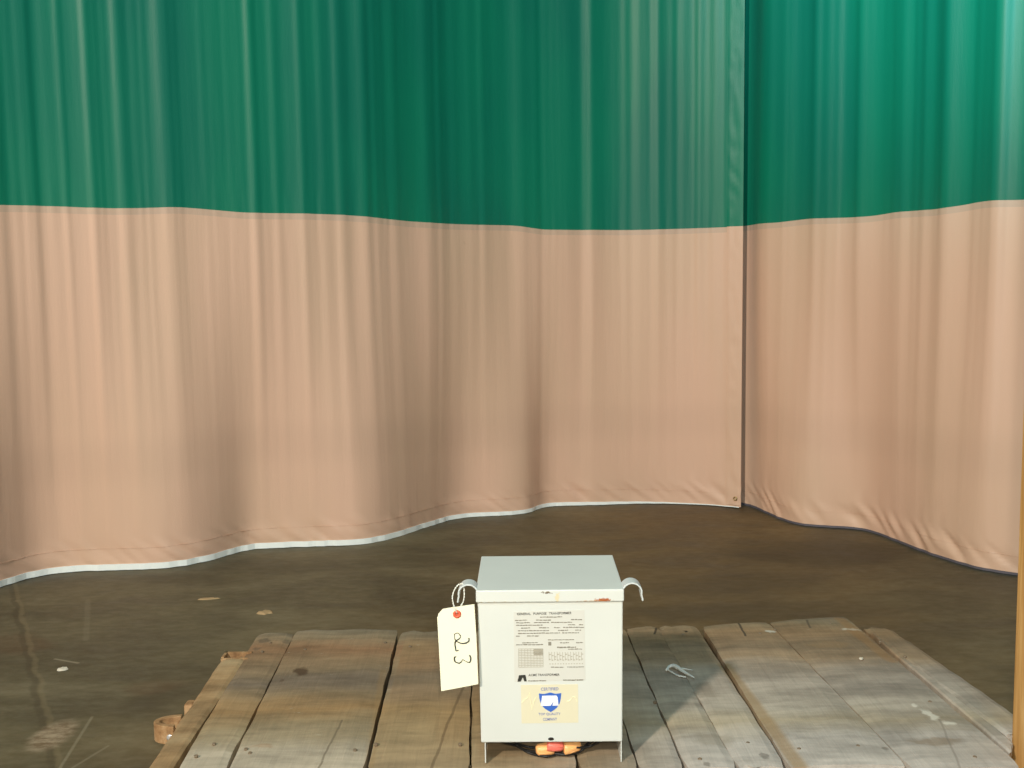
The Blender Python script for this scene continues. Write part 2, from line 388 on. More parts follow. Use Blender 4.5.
def make_curtain(name, label, tab, rid, left_ext, right_ext, x_end, bottom_z, strip_prof, seed):
    root = thing(name, label, 'curtain')
    # plan of the hem
    P = spline([(at_z(x, y, 0).x, at_z(x, y, 0).y, 0) for x, y in tab], 6)
    def ext(p, q, L, s):
        d = (p-q).normalized(); n = Vector((-d.y, d.x, 0)); out = []
        k = int(L/0.04)
        for i in range(1, k+1):
            t = i*0.04; out.append(p + d*t + n*s*0.10*math.sin(t*3.4)*sm(0, 0.5, t))
        return out
    if left_ext: P = ext(P[0], P[3], left_ext, 1)[::-1] + P
    if right_ext: P = P + ext(P[-1], P[-4], right_ext, 1)
    # arc-length resample
    S = [0]
    for a, b in zip(P, P[1:]): S.append(S[-1] + (b-a).length)
    step = 0.0075; M = int(S[-1]/step); Q = []; j = 0
    for i in range(M+1):
        s = S[-1]*i/M
        while j < len(S)-2 and S[j+1] < s: j += 1
        t = (s-S[j])/max(1e-9, S[j+1]-S[j]); Q.append(P[j].lerp(P[j+1], t))
    R = 7
    Qs = []
    for i in range(len(Q)):
        r = min(R, i, len(Q)-1-i); w = Q[i-r:i+r+1]; v = Vector((0, 0, 0))
        for q in w: v += q
        Qs.append(v/len(w))
    Q = Qs
    px_ = [Vector((0, 0, 0))]
    for q in Q: px_.append(px_[-1]+q)
    H = []
    for i in range(len(Q)):
        w = min(48, i, len(Q)-1-i); H.append((px_[i+w+1]-px_[i-w])/(2*w+1))
    QF = Q; Q = [q.lerp(h, 0.92) for q, h in zip(QF, H)]   # above the hem the cloth hangs straighter
    Nn = []
    for i in range(len(Q)):
        d = (Q[min(i+4, len(Q)-1)] - Q[max(i-4, 0)]).normalized()
        Nn.append(Vector((d.y, -d.x, 0)))       # towards the viewer
    pxs = [proj((q.x, q.y, 1.75))[0] if q.y > 0.6 else (-9999 if q.x < 0 else 9999) for q in Q]
    depth = [q.length for q in Q]
    disp = []
    for i, (q, x) in enumerate(zip(Q, pxs)):
        d = 0.0
        for c, w, h in rid:
            u = (x-c)/w
            if abs(u) < 4: d += h*0.0062*math.exp(-u*u)*(w/6)
        s = i*step
        d += 0.0035*math.sin(s*9.1+seed) + 0.002*math.sin(s*23+seed*2)
        if (name == 'wide_curtain' and x < -70) or (name == 'side_curtain' and x > 1120): d += 0.012*math.sin(s*21)+0.008*math.sin(s*34+1)
        disp.append(d)
    k = 16; pre = [0.0]
    for d in disp: pre.append(pre[-1]+d)
    low = [(pre[min(len(disp), i+k+1)]-pre[max(0, i-k)])/(min(len(disp), i+k+1)-max(0, i-k)) for i in range(len(disp))]
    disp = [d-0.75*l for d, l in zip(disp, low)]
    # seam height per column
    seam = []
    for q, x in zip(Q, pxs):
        if q.y < 0.6: seam.append(None); continue
        xx = proj((q.x, q.y, 1.22))[0]
        if -2 <= xx <= 1026:
            y = smooth_seam(xx); r = ray(xx, y)
            t = Vector((q.x, q.y)).length/Vector((r.x, r.y)).length
            seam.append(CAMZ + r.z*t)
        else: seam.append(None)
    known = [i for i, s in enumerate(seam) if s is not None]
    for i in range(len(seam)):
        if seam[i] is None:
            k = min(known, key=lambda a: abs(a-i)); seam[i] = seam[k]
    sg = []
    for i in range(len(seam)):
        w = seam[max(0, i-4):i+5]; sg.append(sum(w)/len(w))
    seam = sg
    print(name, 'seam z', min(seam), max(seam))
    def point(i, z, off=0.0):
        q, n = QF[i].lerp(H[i], 0.92*sm(-0.1, 1.15, z)), Nn[i]
        a = 0.16 + 0.84*sm(0.0, 1.2, z) + 0.12*sm(1.3, 2.3, z)
        drift = 0.004*noise.noise(Vector((i*step*1.7, z*0.8, seed)))*2
        s = i*step
        # puckers above the hem
        hb = math.exp(-((z-0.055)/0.045)**2)
        pk = 0.0060*hb*noise.noise(Vector((s*26 + z*30, z*9, seed+3)))*2.0
        fl = 0.0
        # small pulls at the welded seam
        d2 = z-seam[i]
        fl += 0.0010*math.exp(-(d2/0.05)**2)*noise.noise(Vector((s*60, seed, 1)))*2
        v = q + n*(disp[i]*a + drift + pk + fl + off)
        return (v.x, v.y, z)
    def sheet(zfun_list, mats, nm, off=0.0, i0=0, i1=None, thick=0.0022, matfun=None):
        i1 = len(Q)-1 if i1 is None else i1
        bm = bmesh.new(); G = []
        for i in range(i0, i1+1):
            G.append([bm.verts.new(point(i, z, off)) for z in zfun_list(i)])
        for a, b in zip(G, G[1:]):
            for k in range(len(a)-1):
                f = bm.faces.new((a[k], b[k], b[k+1], a[k+1])); f.smooth = True
                if matfun: f.material_index = matfun(k, len(a)-1)
        o = obj(nm, bm, mats, root, smooth=True)
        m = o.modifiers.new('thickness', 'SOLIDIFY'); m.thickness = thick; m.offset = 0; o.modifiers.new('split', 'EDGE_SPLIT').split_angle = math.radians(50)
        return o
    def zb(i):
        b = bottom_z(pxs[i]); s = seam[i]-0.022
        low = [b + 0.012*k for k in range(10)]
        return low + [low[-1] + (s-low[-1])*k/16 for k in range(1, 17)]
    sheet(zb, BEIGE, 'beige_panel')
    sheet(lambda i: [seam[i]-0.022, seam[i]-0.012, seam[i]], BAND, 'seam_band')
    sheet(lambda i: [seam[i] + (TOP-seam[i])*(k/26)**1.15 for k in range(27)], GREEN, 'green_panel')
    # narrow strip under the hem; the white one paints the bright gap there
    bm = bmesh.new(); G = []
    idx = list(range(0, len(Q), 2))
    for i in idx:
        h = strip_prof(pxs[i]); b = bottom_z(pxs[i])
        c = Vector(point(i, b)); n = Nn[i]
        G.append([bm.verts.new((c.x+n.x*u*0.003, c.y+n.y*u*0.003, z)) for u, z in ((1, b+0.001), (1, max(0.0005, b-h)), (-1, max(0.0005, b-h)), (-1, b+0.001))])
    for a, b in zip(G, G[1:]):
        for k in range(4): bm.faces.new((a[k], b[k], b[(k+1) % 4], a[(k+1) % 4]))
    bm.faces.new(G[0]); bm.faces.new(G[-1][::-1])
    e = obj('bottom_strip', bm, GAP_STRIP if name == 'wide_curtain' else DARK_EDGE, root)
    # stitched hem line
    bm = bmesh.new()
    for o0, zz in ((0.0, 0.055),):
        prev = None
        for i in idx:
            b = bottom_z(pxs[i])
            a = Vector(point(i, b+zz, 0.0018)); c = Vector(point(i, b+zz+0.0022, 0.0018))
            cur = (bm.verts.new(a), bm.verts.new(c))
            if prev: bm.faces.new((prev[0], cur[0], cur[1], prev[1]))
            prev = cur
    o = obj('hem_stitching', bm, BEIGE, root); o.modifiers.new('t', 'SOLIDIFY').thickness = 0.0008
    return root, Q, Nn, point, seam, pxs
def left_bottom(x): return 0.023 - 0.005*sm(300, 500, x) - 0.010*sm(560, 700, x)
def left_strip(x): return 0.0200 - 0.005*sm(350, 520, x) - 0.0125*sm(545, 720, x)
rootL, QL, NL, ptL, seamL, pxL = make_curtain('wide_curtain', 'long green and beige vinyl curtain with a white strip painted for the bright gap below, filling the left and middle', base_px, ridges, 1.7, 0, 741, left_bottom, left_strip, 1.3)
rootR, QR, NR, ptR, seamR, pxR = make_curtain('side_curtain', 'green and beige vinyl curtain on the right, tucked behind the overlapping edge', right_px, ridges_r, 0, 1.5, 1024, lambda x: 0.012, lambda x: 0.007, 4.1)
# shift the right curtain slightly behind the free edge of the left one
rootR.location = (0.002, 0.006, 0)
for r_ in (rootL, rootR): r_['category'] = 'curtain'

# free vertical edge hem of the left curtain with puckers and an eyelet
bm = bmesh.new(); i1 = len(QL)-1; cols = []
i0 = i1-9
rows = [0.016 + (TOP-0.016)*k/170 for k in range(171)]
kn = min(range(len(rows)), key=lambda k: abs(rows[k]-seamL[-1])); rows[kn] = seamL[-1]
for i in range(i0, i1+1):
    u = (i-i0)/(i1-i0)
    cols.append([])
    for z in rows:
        p = Vector(ptL(i, z, 0.0018 + 0.0030*math.sin(math.pi*u)**0.6*(1 if 0 < u < 1 else 0)))
        pk = 0.0030*noise.noise(Vector((u*2.0 + z*6, z*22, 5.0)))*math.sin(math.pi*min(1, u*0.9+0.1))
        n = NL[i]
        cols[-1].append(bm.verts.new((p.x+n.x*pk, p.y+n.y*pk, z)))
for a, b in zip(cols, cols[1:]):
    for k in range(len(rows)-1):
        f = bm.faces.new((a[k], b[k], b[k+1], a[k+1])); f.material_index = 1 if (rows[k]+rows[k+1])/2 > seamL[-1] else 0
        f.smooth = True
o = obj('edge_hem', bm, [BEIGE, GREEN], rootL, smooth=True); o.modifiers.new('t', 'SOLIDIFY').thickness = 0.0015; o.modifiers.new('split', 'EDGE_SPLIT').split_angle = math.radians(50)
bm = bmesh.new()
c = Vector(ptL(i1-3, 0.045, 0.011)); n = NL[i1-3]; tdir = Vector((-n.y, n.x, 0))
add_tube(bm, [c + (tdir*math.cos(a)+Vector((0, 0, 1))*math.sin(a))*0.007 for a in [2*math.pi*k/16 for k in range(16)]], 0.0025, 6, True)
e = obj('grommet', bm, flat('brass', (0.45, 0.33, 0.14), 0.4, 0.5, 0.8), rootL, True); e['label'] = 'small brass grommet'

# ------------------------------------------------------------------ deck
deck = thing('wooden_platform', 'low weathered plank platform on the floor under the grey transformer', 'platform')
def plank(bl, br, fr, fl_, name='plank', mat=WOOD, th=0.04, jit=0.0014, dz=0.0, seed=0, front_ext=None, round_=0.004, label=None):
    z = DECK+dz
    BL, BR, FR, FL = [at_z(*p, z) for p in (bl, br, fr, fl_)]
    if front_ext:
        for a, b in ((BL, FL), (BR, FR)):
            t = (front_ext - b.y)/(b.y-a.y); b += (b-a)*t
    n = 44; bm = bmesh.new(); rings = []
    for k in range(n+1):
        t = k/n
        L = BL.lerp(FL, t); R = BR.lerp(FR, t); w = (R-L)
        jl = jit*noise.noise(Vector((t*9+seed*3.1, seed, 0)))*2 + jit*0.6*noise.noise(Vector((t*34, seed, 2)))
        jr = jit*noise.noise(Vector((t*9+seed*1.7, seed, 7)))*2 + jit*0.6*noise.noise(Vector((t*34, seed, 9)))
        e = round_*max(0, 1-min(t, 1-t)*n/1.6)
        L = L + w.normalized()*(jl+e); R = R - w.normalized()*(jr+e)
        c = 0.003
        row = []
        m = 7
        for q in range(m):
            u = q/(m-1); p = L.lerp(R, u)
            y_j = 0.006*noise.noise(Vector((u*4, seed, 5)))*2 if k in (0, n) else 0
            zz = z + 0.0016*noise.noise(Vector((p.x*18, p.y*7, seed))) - (c if q in (0, m-1) else 0) - (0.0015 if k in (0, n) else 0)
            row.append(bm.verts.new((p.x, p.y+y_j, zz)))
        row.append(bm.verts.new((R.x, R.y, z-th))); row.append(bm.verts.new((L.x, L.y, z-th)))
        rings.append(row)
    for a, b in zip(rings, rings[1:]):
        m = len(a)
        for q in range(m): bm.faces.new((a[q], a[(q+1) % m], b[(q+1) % m], b[q]))
    bm.faces.new(rings[0]); bm.faces.new(rings[-1][::-1])
    o = obj(name, bm, mat, deck)
    if label: o['label'] = label
    return o
FE = 1.60
plank((258,633),(294.5,632),(224.5,768),(178,768), seed=1, dz=-0.002, front_ext=FE)
plank((296,629.5),(398,628.5),(363,768),(228.5,768), seed=2, front_ext=FE)
plank((400.5,631),(471.5,630),(468.5,768),(367.5,768), seed=3, dz=-0.002, front_ext=FE)
plank((473,630),(546.3,628),(577.5,768),(471.2,768), seed=4, dz=-0.001, front_ext=FE)
plank((547.5,628),(590,627.5),(638.5,768),(580.5,768), seed=5, front_ext=FE)
plank((591,627),(624.3,627),(684.5,768),(640.5,768), seed=6, dz=-0.001, front_ext=FE)
plank((625.7,627.5),(657.7,625.5),(738,768), (687,768), seed=7, front_ext=FE)
plank((658,625.5),(696,625),(788,768),(738.8,768), seed=8, dz=0.0005, front_ext=FE, jit=0.001)
plank((702,625),(767.7,621),(911.5,768),(791,768), seed=9, dz=0.001, front_ext=FE)
plank((768.5,621),(845,615.5),(1021,764),(913,768.5), seed=10, dz=0.001, jit=0.0012)
plank((862,627),(891,628),(1040,731),(1003,732.5), seed=11, dz=-0.001, jit=0.003)
plank((870,632),(874,633),(1012.5,740),(1009.5,751), seed=12, dz=0.001, jit=0.001, round_=0.0, th=0.03)
rail = plank((222,658.5),(246.5,656.5),(172,768),(148,768), name='side_rail', mat=RAILW, seed=13, jit=0.001, dz=-0.002, th=0.07, front_ext=FE, label='tan side rail along the left edge')
# bearers under the planks
for k, y in enumerate((1.66, 1.95, 2.24)):
    bm = bmesh.new(); add_box(bm, -0.60+0.045*k*0.2, 0.84, y-0.045, y+0.045, 0.0, DECK-0.042)
    bevel(obj('bearer', bm, WOOD, deck), 0.004)
# steel stake pockets on the left rail
def pocket(cx, cy, lx, ly, h, ztop, th=0.008, name='stake_pocket', rz=0.0):
    bm = bmesh.new(); n = 22; outer = []; inner = []
    for k in range(n+1):
        a = math.pi/2 + math.pi*k/n
        outer.append((cx+lx*0.5+lx*math.cos(a), cy+ly*math.sin(a)))
        inner.append((cx+lx*0.5+(lx-th)*math.cos(a), cy+(ly-th)*math.sin(a)))
    R = lambda p: (p[0], p[1])
    rows = []
    for o_, i_ in zip(outer, inner):
        rows.append([bm.verts.new((*R(o_), ztop)), bm.verts.new((*R(i_), ztop)), bm.verts.new((*R(i_), ztop-h)), bm.verts.new((*R(o_), ztop-h))])
    for a, b in zip(rows, rows[1:]):
        for q in range(4): bm.faces.new((a[q], b[q], b[(q+1) % 4], a[(q+1) % 4]))
    bm.faces.new(rows[0]); bm.faces.new(rows[-1][::-1])
    o = bevel(obj(name, bm, RUST, deck), 0.0015); o['label'] = 'rusty steel stake pocket'
    return o
p1 = at_z(172, 723, DECK-0.012)
pk = pocket(p1.x-0.012, p1.y+0.003, 0.046, 0.028, 0.036, DECK-0.008, th=0.011)
bm = bmesh.new(); q = at_z(186, 706, DECK-0.02)
add_box(bm, q.x-0.002, q.x+0.02, q.y-0.012, q.y+0.016, DECK-0.06, DECK-0.012)
bevel(obj('bracket_lug', bm, RUST, deck), 0.006)
p2 = at_z(238, 655, DECK)
bm = bmesh.new()
x0, x1, y0, y1 = p2.x-0.034, p2.x+0.026, p2.y-0.012, p2.y+0.022
add_box(bm, x0, x0+0.006, y0, y1, DECK-0.06, DECK); add_box(bm, x0, x1, y1-0.006, y1, DECK-0.06, DECK); add_box(bm, x0, x1, y0-0.004, y0+0.001, DECK-0.06, DECK-0.002)
o = obj('corner_pocket', bm, RUST, deck); o['label'] = 'rusty steel slot at the rail end'
# bolt on the pocket
bm = bmesh.new(); q = at_z(167, 740, DECK-0.045)
add_lathe(bm, [(-0.010, 0.004), (0.0, 0.004), (0.0005, 0.007), (0.005, 0.007), (0.006, 0.004)], Matrix.Translation((p1.x+0.004, p1.y-0.020, DECK-0.030)) @ Euler((0, 0, -math.pi/2)).to_matrix().to_4x4(), 10)
o = obj('bolt', bm, BOLT, deck, True)
# nail heads
for (px, py) in ((262,650),(270,641),(305,648),(385,641),(196,754),(214,742),(250,751),(355,748),(246,747),(376,742),(410,645),(460,742),(655,700),(700,757),(748,741),(683,633),(760,632),(775,628),(830,622),(799,747),(858,744),(930,700),(975,755),(880,640),(905,655)):
    p = at_z(px, py, DECK+0.004)
    bm = bmesh.new(); add_lathe(bm, [(-0.006, 0.0028), (0.0, 0.0036), (0.0010, 0.0030)], Matrix.Translation((p.x, p.y, DECK+0.001)) @ Euler((0, -math.pi/2, 0)).to_matrix().to_4x4(), 8)
    obj('nail', bm, NAIL, deck)

# upright post at the near right corner
pb = at_z(1010.5, 735, DECK)
bm = bmesh.new(); add_box(bm, 0, 0.09, -0.14, 0, 0, 1.75)
post = bevel(obj('wooden_post', bm, POST), 0.003)
post.location = (pb.x+0.002, pb.y, 0); tag(post, 'upright tan wooden post at the right end of the plank platform', 'post')

# ------------------------------------------------------------------ transformer
YF = at_z(553, 764, DECK).y
L0 = at_y(486-5, 744, YF); R0 = at_y(622.3, 742, YF)
W = (R0-L0).length; HB = 0.0
cx = (L0.x+R0.x)/2
zb_ = (L0.z+R0.z)/2 - DECK           # clearance below the body
ztop = (at_y(474, 591, YF).z + at_y(621.4, 588.5, YF).z)/2 - DECK
LIDW = (at_y(621.6, 588.5, YF-0.004)-at_y(474, 592, YF-0.004)).length
print('box', W, zb_, ztop, 'lidw', LIDW, 'YF', YF)
LIDZ = ztop; LIDH = 0.021
PAINT = m_paint('grey_enamel'); PAINTL = m_paint('grey_enamel_lid', True)
DEP = 0.205
tr = thing('electrical_transformer', 'small pale grey metal electrical transformer box standing on the plank platform', 'transformer', (cx, YF, DECK+0.0012), math.radians(-0.8))
h = W/2; lh_ = LIDW/2
bm = bmesh.new(); add_box(bm, -h, h, 0, DEP, zb_, LIDZ-LIDH+0.002)
for v in bm.verts:
    if v.co.z > zb_+0.05: v.co.x = math.copysign(lh_-0.0015, v.co.x)
bevel(obj('enclosure', bm, PAINT, tr), 0.0022, 3)
bm = bmesh.new(); lh = LIDW/2; t = 0.0
add_box(bm, -lh-0.001, lh, -0.005, DEP+0.005, LIDZ-LIDH, LIDZ)
bevel(obj('lid', bm, PAINTL, tr), 0.002, 3)
for s in (-1, 1):
    bm = bmesh.new(); th = 0.0016; xo = h-0.006 if s < 0 else h-0.001
    add_box(bm, *sorted((s*(xo-0.0), s*(xo-th))), 0.003, DEP-0.003, 0.0, zb_+0.001)
    obj('foot', bm, PAINT, tr)
# curved hanging straps
def hook(s):
    bm = bmesh.new(); r = 0.0155
    path = [(0.0, -0.012), (0.001, -0.004)]
    pts = []
    for k in range(15):
        a = math.radians(160 - 175*k/14)
        pts.append((0.0148 + 0.0148*math.cos(a), -0.009 + 0.0145*math.sin(a)))
    pts = [(0.0, -0.012)] + pts + [(0.0306, -0.019), (0.0312, -0.0235)]
    y0, y1 = 0.004, 0.034; th = 0.0028; rows = []
    for i, (x, z) in enumerate(pts):
        a = pts[max(0, i-1)]; b = pts[min(len(pts)-1, i+1)]
        d = Vector((b[0]-a[0], b[1]-a[1])).normalized(); n = Vector((-d.y, d.x))*th
        X = lambda v: s*(lh - 0.0005 + v)
        rows.append([bm.verts.new((X(x), y0, LIDZ+z)), bm.verts.new((X(x+n.x), y0, LIDZ+z+n.y)), bm.verts.new((X(x+n.x), y1, LIDZ+z+n.y)), bm.verts.new((X(x), y1, LIDZ+z))])
    for a, b in zip(rows, rows[1:]):
        for q in range(4): bm.faces.new((a[q], b[q], b[(q+1) % 4], a[(q+1) % 4]))
    bm.faces.new(rows[0]); bm.faces.new(rows[-1][::-1])
    o = obj('hanging_hook', bm, METAL, tr, False); bevel(o, 0.0006, 1)
hook(-1); hook(1)

# map a photo pixel onto the transformer's front panel
TM = Matrix.Translation((cx, YF, DECK)) @ Euler((0, 0, math.radians(-0.8))).to_matrix().to_4x4(); TI = TM.inverted()
def fp(px, py):
    r = ray(px, py); o0 = TI @ Vector((0, 0, CAMZ)); d = TI.to_3x3() @ r
    t = (0-o0.y)/d.y; p = o0 + d*t; return (p.x, p.z)
def poly(bm, pts, y, th=0.0004):
    add_prism(bm, [fp(*p) for p in pts], y-th, y)
def strip(bm, x0, x1, y, hgt, d, sl=-0.012):
    """thin printed line from x0 to x1 at picture height y"""
    a = fp(x0, y+sl*(x0-550)); b = fp(x1, y+sl*(x1-550)); hh = hgt*0.0017/2
    add_prism(bm, [(a[0], a[1]-hh), (b[0], b[1]-hh), (b[0], b[1]+hh), (a[0], a[1]+hh)], d-0.0003, d)
def text(s, px, py, wpx, hpx, mat, parent, d, name='lettering', bold=0.0, spacing=1.0, sl=0.012):
    cu = D.curves.new(name, 'FONT'); cu.body = s; cu.size = 1; cu.extrude = 0.02; cu.offset = bold; cu.space_word = spacing; cu.resolution_u = 3
    tmp = D.objects.new('tmp', cu); COL.objects.link(tmp)
    dg = bpy.context.evaluated_depsgraph_get(); dg.update()
    me = D.meshes.new_from_object(tmp.evaluated_get(dg)); D.objects.remove(tmp)
    xs = [v.co.x for v in me.vertices]; ys = [v.co.y for v in me.vertices]
    a = fp(px, py); b = fp(px+wpx, py); top = fp(px, py-hpx)
    sx = (b[0]-a[0])/(max(xs)-min(xs)); sz = (top[1]-a[1])/(max(ys)-min(ys)); X0 = min(xs); Y0 = min(ys)
    for v in me.vertices:
        x = (v.co.x-X0)*sx; z = (v.co.y-Y0)*sz; dd = v.co.z
        v.co = (a[0]+x, d - dd*0.01, a[1]+z + x*sl)
    o = obj(name, me, mat, parent)
    return o
# rating plate
bm = bmesh.new(); poly(bm, [(513.5,612.5),(584.5,610.5),(585.5,680.5),(514.5,682.5)], 0.0, 0.0005)
plate = obj('rating_plate', bm, PLATE, tr); plate['label'] = 'grey foil rating plate with printed lettering'
d = -0.0006
text('GENERAL  PURPOSE  TRANSFORMER', 517, 615.8, 54.5, 2.3, INK, plate, d, 'plate_heading', bold=0.01, spacing=1.3)
text('ACME TRANSFORMER', 528.5, 676.8, 31, 2.2, INK, plate, d, 'maker_name', bold=0.01)
rr = random.Random(3)
bm = bmesh.new()
def words(y, segs, hgt=0.9):
    for a, b in segs:
        bm = bmesh.new(); x = a
        while x < b:
            w = rr.uniform(1.2, 4.0); strip(bm, x, min(x+w, b), y + rr.uniform(-0.15, 0.15), hgt*rr.uniform(0.8, 1.2), d)
            strip(bm, x, min(x+w+1.2, b), y, hgt*0.35, d-0.0001); x += w + rr.uniform(0.5, 1.1)
        obj('printed_line', bm, GINK, plate)
words(617.6, [(540,562)])
words(620.5, [(515,527),(536,551),(571,582)])
words(623.0, [(516,530),(534,549),(551,572)])
words(625.6, [(516,543),(568,575),(579,583)])
words(628.2, [(521,530),(539,549),(554,560),(563,584)])
words(631.0, [(518,549),(558,568),(575,581)])
words(633.6, [(518,560),(562,579)])
words(636.3, [(516,520),(527,539)])
words(643.0, [(522,538)]); words(645.0, [(516,543)]); words(640.5, [(548,574)], 0.7)
words(643.5, [(560,569),(576,583)]); words(648.0, [(557,576)], 1.2); words(650.0, [(568,582)])
words(667.8, [(551,564),(567,584)], 0.8); words(681.2, [(528,546)], 1.0); words(680.8, [(563,584)], 1.0)
bm = bmesh.new()
for k in range(12): strip(bm, 518.5, 543, 649.2+k*1.65, 0.5, d)
for k in range(9):
    x = 518.5 + k*24.5/8; a = fp(x, 649.2); b = fp(x, 667.5); add_prism(bm, [(a[0]-0.0003, b[1]), (a[0]+0.0003, b[1]), (a[0]+0.0003, a[1]), (a[0]-0.0003, a[1])], d-0.0003, d)
for k in range(8):
    x = 533+rr.random(); strip(bm, x, 543, 649.5+k*0.8, 0.7, d)
for k in range(13): # connection diagrams
    x = 549+k*2.7; strip(bm, x, x+1.8, 655+1.2*(k % 3), 0.9, d); strip(bm, x, x+1.5, 660+0.8*(k % 2), 1.0, d); strip(bm, x+0.4, x+1.6, 664.5, 0.8, d)
    a = fp(x, 652.5); b = fp(x, 661); add_prism(bm, [(a[0]-0.0004, b[1]), (a[0]+0.0004, b[1]), (a[0]+0.0004, a[1]), (a[0]-0.0004, a[1])], d-0.0003, d)
obj('printed_table', bm, LINK, plate)
bm = bmesh.new(); poly(bm, [(548.3,642.5),(551.3,642.5),(551.3,646),(548.3,646)], d, 0.0003)
# solid black A shaped maker's mark
obj('printed_square', bm, GINK, plate); bm = bmesh.new()
poly(bm, [(519,675.8),(525.4,675.4),(526.8,681.8),(524.3,681.9),(523,678.2),(522.5,678.2),(520.8,682),(517.5,682.1)], d, 0.0004)
obj('maker_mark', bm, INK, plate)
# cream sticker with blue shield
bm = bmesh.new(); poly(bm, [(520.8,685.6),(578,684.9),(578.4,723.2),(521.6,724)], 0.0, 0.0004)
stk = obj('shield_sticker', bm, STICK, tr); stk['label'] = 'cream sticker with a blue shield and blue lettering'
text('CERTIFIED', 541, 691.2, 17.5, 3.0, BLUE2, stk, d, 'top_lettering', bold=0.012)
text('TOP QUALITY', 538.5, 716.3, 22, 2.8, BLUE2, stk, d, 'middle_lettering', bold=0.012)
text('COMPANY', 543, 721.3, 14, 2.8, BLUE2, stk, d, 'lower_lettering', bold=0.012)
bm = bmesh.new()
poly(bm, [(538.9,694),(544,694.6),(550,693),(556,694.4),(561.3,693.6),(560.8,699),(559.6,704),(557,708),(554,710.5),(550.6,712.6),(547,710.6),(543.6,708),(540.8,704),(539.4,699)], d, 0.0003)
obj('blue_shield', bm, BLUE, stk)
bm = bmesh.new()
poly(bm, [(542.2,696.2),(556.4,695.9),(557.6,697.6),(558.6,705.9),(552.4,706.1),(553.5,701.6),(550.6,706.2),(540.6,706.3)], d-0.0004, 0.0003)
obj('shield_mark', bm, WHITE, stk)
for pts in ([(522,703),(525,700),(528,698),(529.5,693),(530.5,699),(532,710),(534,702),(536,698)], [(567,702),(570,701),(573,697),(575.5,698),(577,702)]):
    bm = bmesh.new(); add_tube(bm, [(fp(*p)[0], d, fp(*p)[1]) for p in pts], 0.0007, 5)
    obj('pale_scrawl', bm, CREAMP, stk)
# screw hole low on the panel
bm = bmesh.new(); c = fp(551, 739.6)
add_prism(bm, [(c[0]+0.0050*math.cos(a), c[1]+0.0028*math.sin(a)) for a in [2*math.pi*k/14 for k in range(14)]], -0.0004, 0.0006)
obj('screw_hole', bm, DARK, tr)
# leads and wire connectors below the enclosure
def floorpt(px, py, z): # local point under the box on the picture ray
    p = TI @ at_z(px, py, DECK+z); return p
def wire(pts, r=0.0022):
    bm = bmesh.new(); add_tube(bm, spline([floorpt(*p) for p in pts], 6), r, 8); return obj('lead_wire', bm, BLACKR, tr, True)
wire([(500,742,0.028),(515,746,0.012),(526,751,0.004),(538,753,0.006)])
wire([(508,741,0.030),(522,746,0.014),(532,748,0.010),(541,749,0.012)])
wire([(516,745,0.020),(528,753,0.003),(545,757,0.003),(556,755,0.003),(564,752,0.006)])
wire([(600,742,0.028),(592,746,0.016),(584,748,0.014),(576,748,0.016)])
wire([(594,741,0.030),(588,744,0.018),(580,752,0.004),(566,755,0.004),(552,754,0.005)], 0.0026)
def nut(a, b, za, zb2, r, mat, lab):
    A = floorpt(*a, za); B = floorpt(*b, zb2); L = (B-A).length; dirn = (B-A).normalized()
    rot = Vector((1, 0, 0)).rotation_difference(dirn).to_matrix().to_4x4()
    bm = bmesh.new(); prof = [(0, r*0.75), (L*0.04, r*0.97), (L*0.2, r), (L*0.28, r*1.02), (L*0.7, r*0.86), (L*0.93, r*0.72), (L, r*0.5)]
    add_lathe(bm, prof, Matrix.Translation(A) @ rot, 18)
    for k in range(9):
        an = 2*math.pi*k/9
        m = Matrix.Translation(A) @ rot @ Matrix.Rotation(an, 4, 'X')
        add_tube(bm, [m @ Vector((L*0.3, 0, r*0.97)), m @ Vector((L*0.9, 0, r*0.74))], r*0.09, 5)
    o = obj('wire_connector', bm, mat, tr, True); o['label'] = lab
nut((553.5,748.5), (536.0,750.5), 0.0125, 0.0125, 0.0112, ORANGE, 'orange twist-on wire connector, left')
nut((547,746), (563.5,747.0), 0.022, 0.020, 0.0095, RED, 'red twist-on wire connector')
nut((563,749.5), (580.5,745.5), 0.0125, 0.0155, 0.0108, ORANGE, 'orange twist-on wire connector, right')

# ------------------------------------------------------------------ hanging tag
YT = YF-0.009
def tp(px, py, dy=0.0): return at_y(px, py, YT+dy)
tagr = thing('hanging_tag', 'cream card tag marked 23 hanging from the left hook of the transformer', 'tag', (tp(457, 614).x, YT, tp(457, 614).z))
off = Vector((-tagr.location.x, -YT, -tagr.location.z))
bm = bmesh.new()
outl = [(437.2,618),(438.5,613.5),(443,608.8),(474.3,604.2),(476.5,640),(478.3,684.2),(441.2,691.2),(439,650)]
add_prism(bm, [(tp(*p).x+off.x, tp(*p).z+off.z) for p in outl], 0, 0.0007)
card = obj('card', bm, TAGM, tagr)
bm = bmesh.new(); c = tp(457, 614)+off
add_tube(bm, [(c.x+0.0048*math.cos(a), -0.0008, c.z+0.0048*math.sin(a)) for a in [2*math.pi*k/20 for k in range(20)]], 0.0021, 8, True)
e = obj('eyelet', bm, EYE, tagr, True); e['label'] = 'red eyelet ring'
bm = bmesh.new()
add_prism(bm, [(c.x+0.0032*math.cos(a), c.z+0.0032*math.sin(a)) for a in [2*math.pi*k/16 for k in range(16)]], -0.0008, -0.0001)
e = obj('eyelet_hole', bm, flat('eyelet_shade', srgb(190, 96, 70), 0.7), tagr)
bm = bmesh.new()
two = [(205,408),(165,420),(155,370),(147,300),(165,258),(225,215),(236,175),(190,130),(145,147),(140,190),(150,238),(190,275),(260,300),(330,290),(372,258),(375,212)]
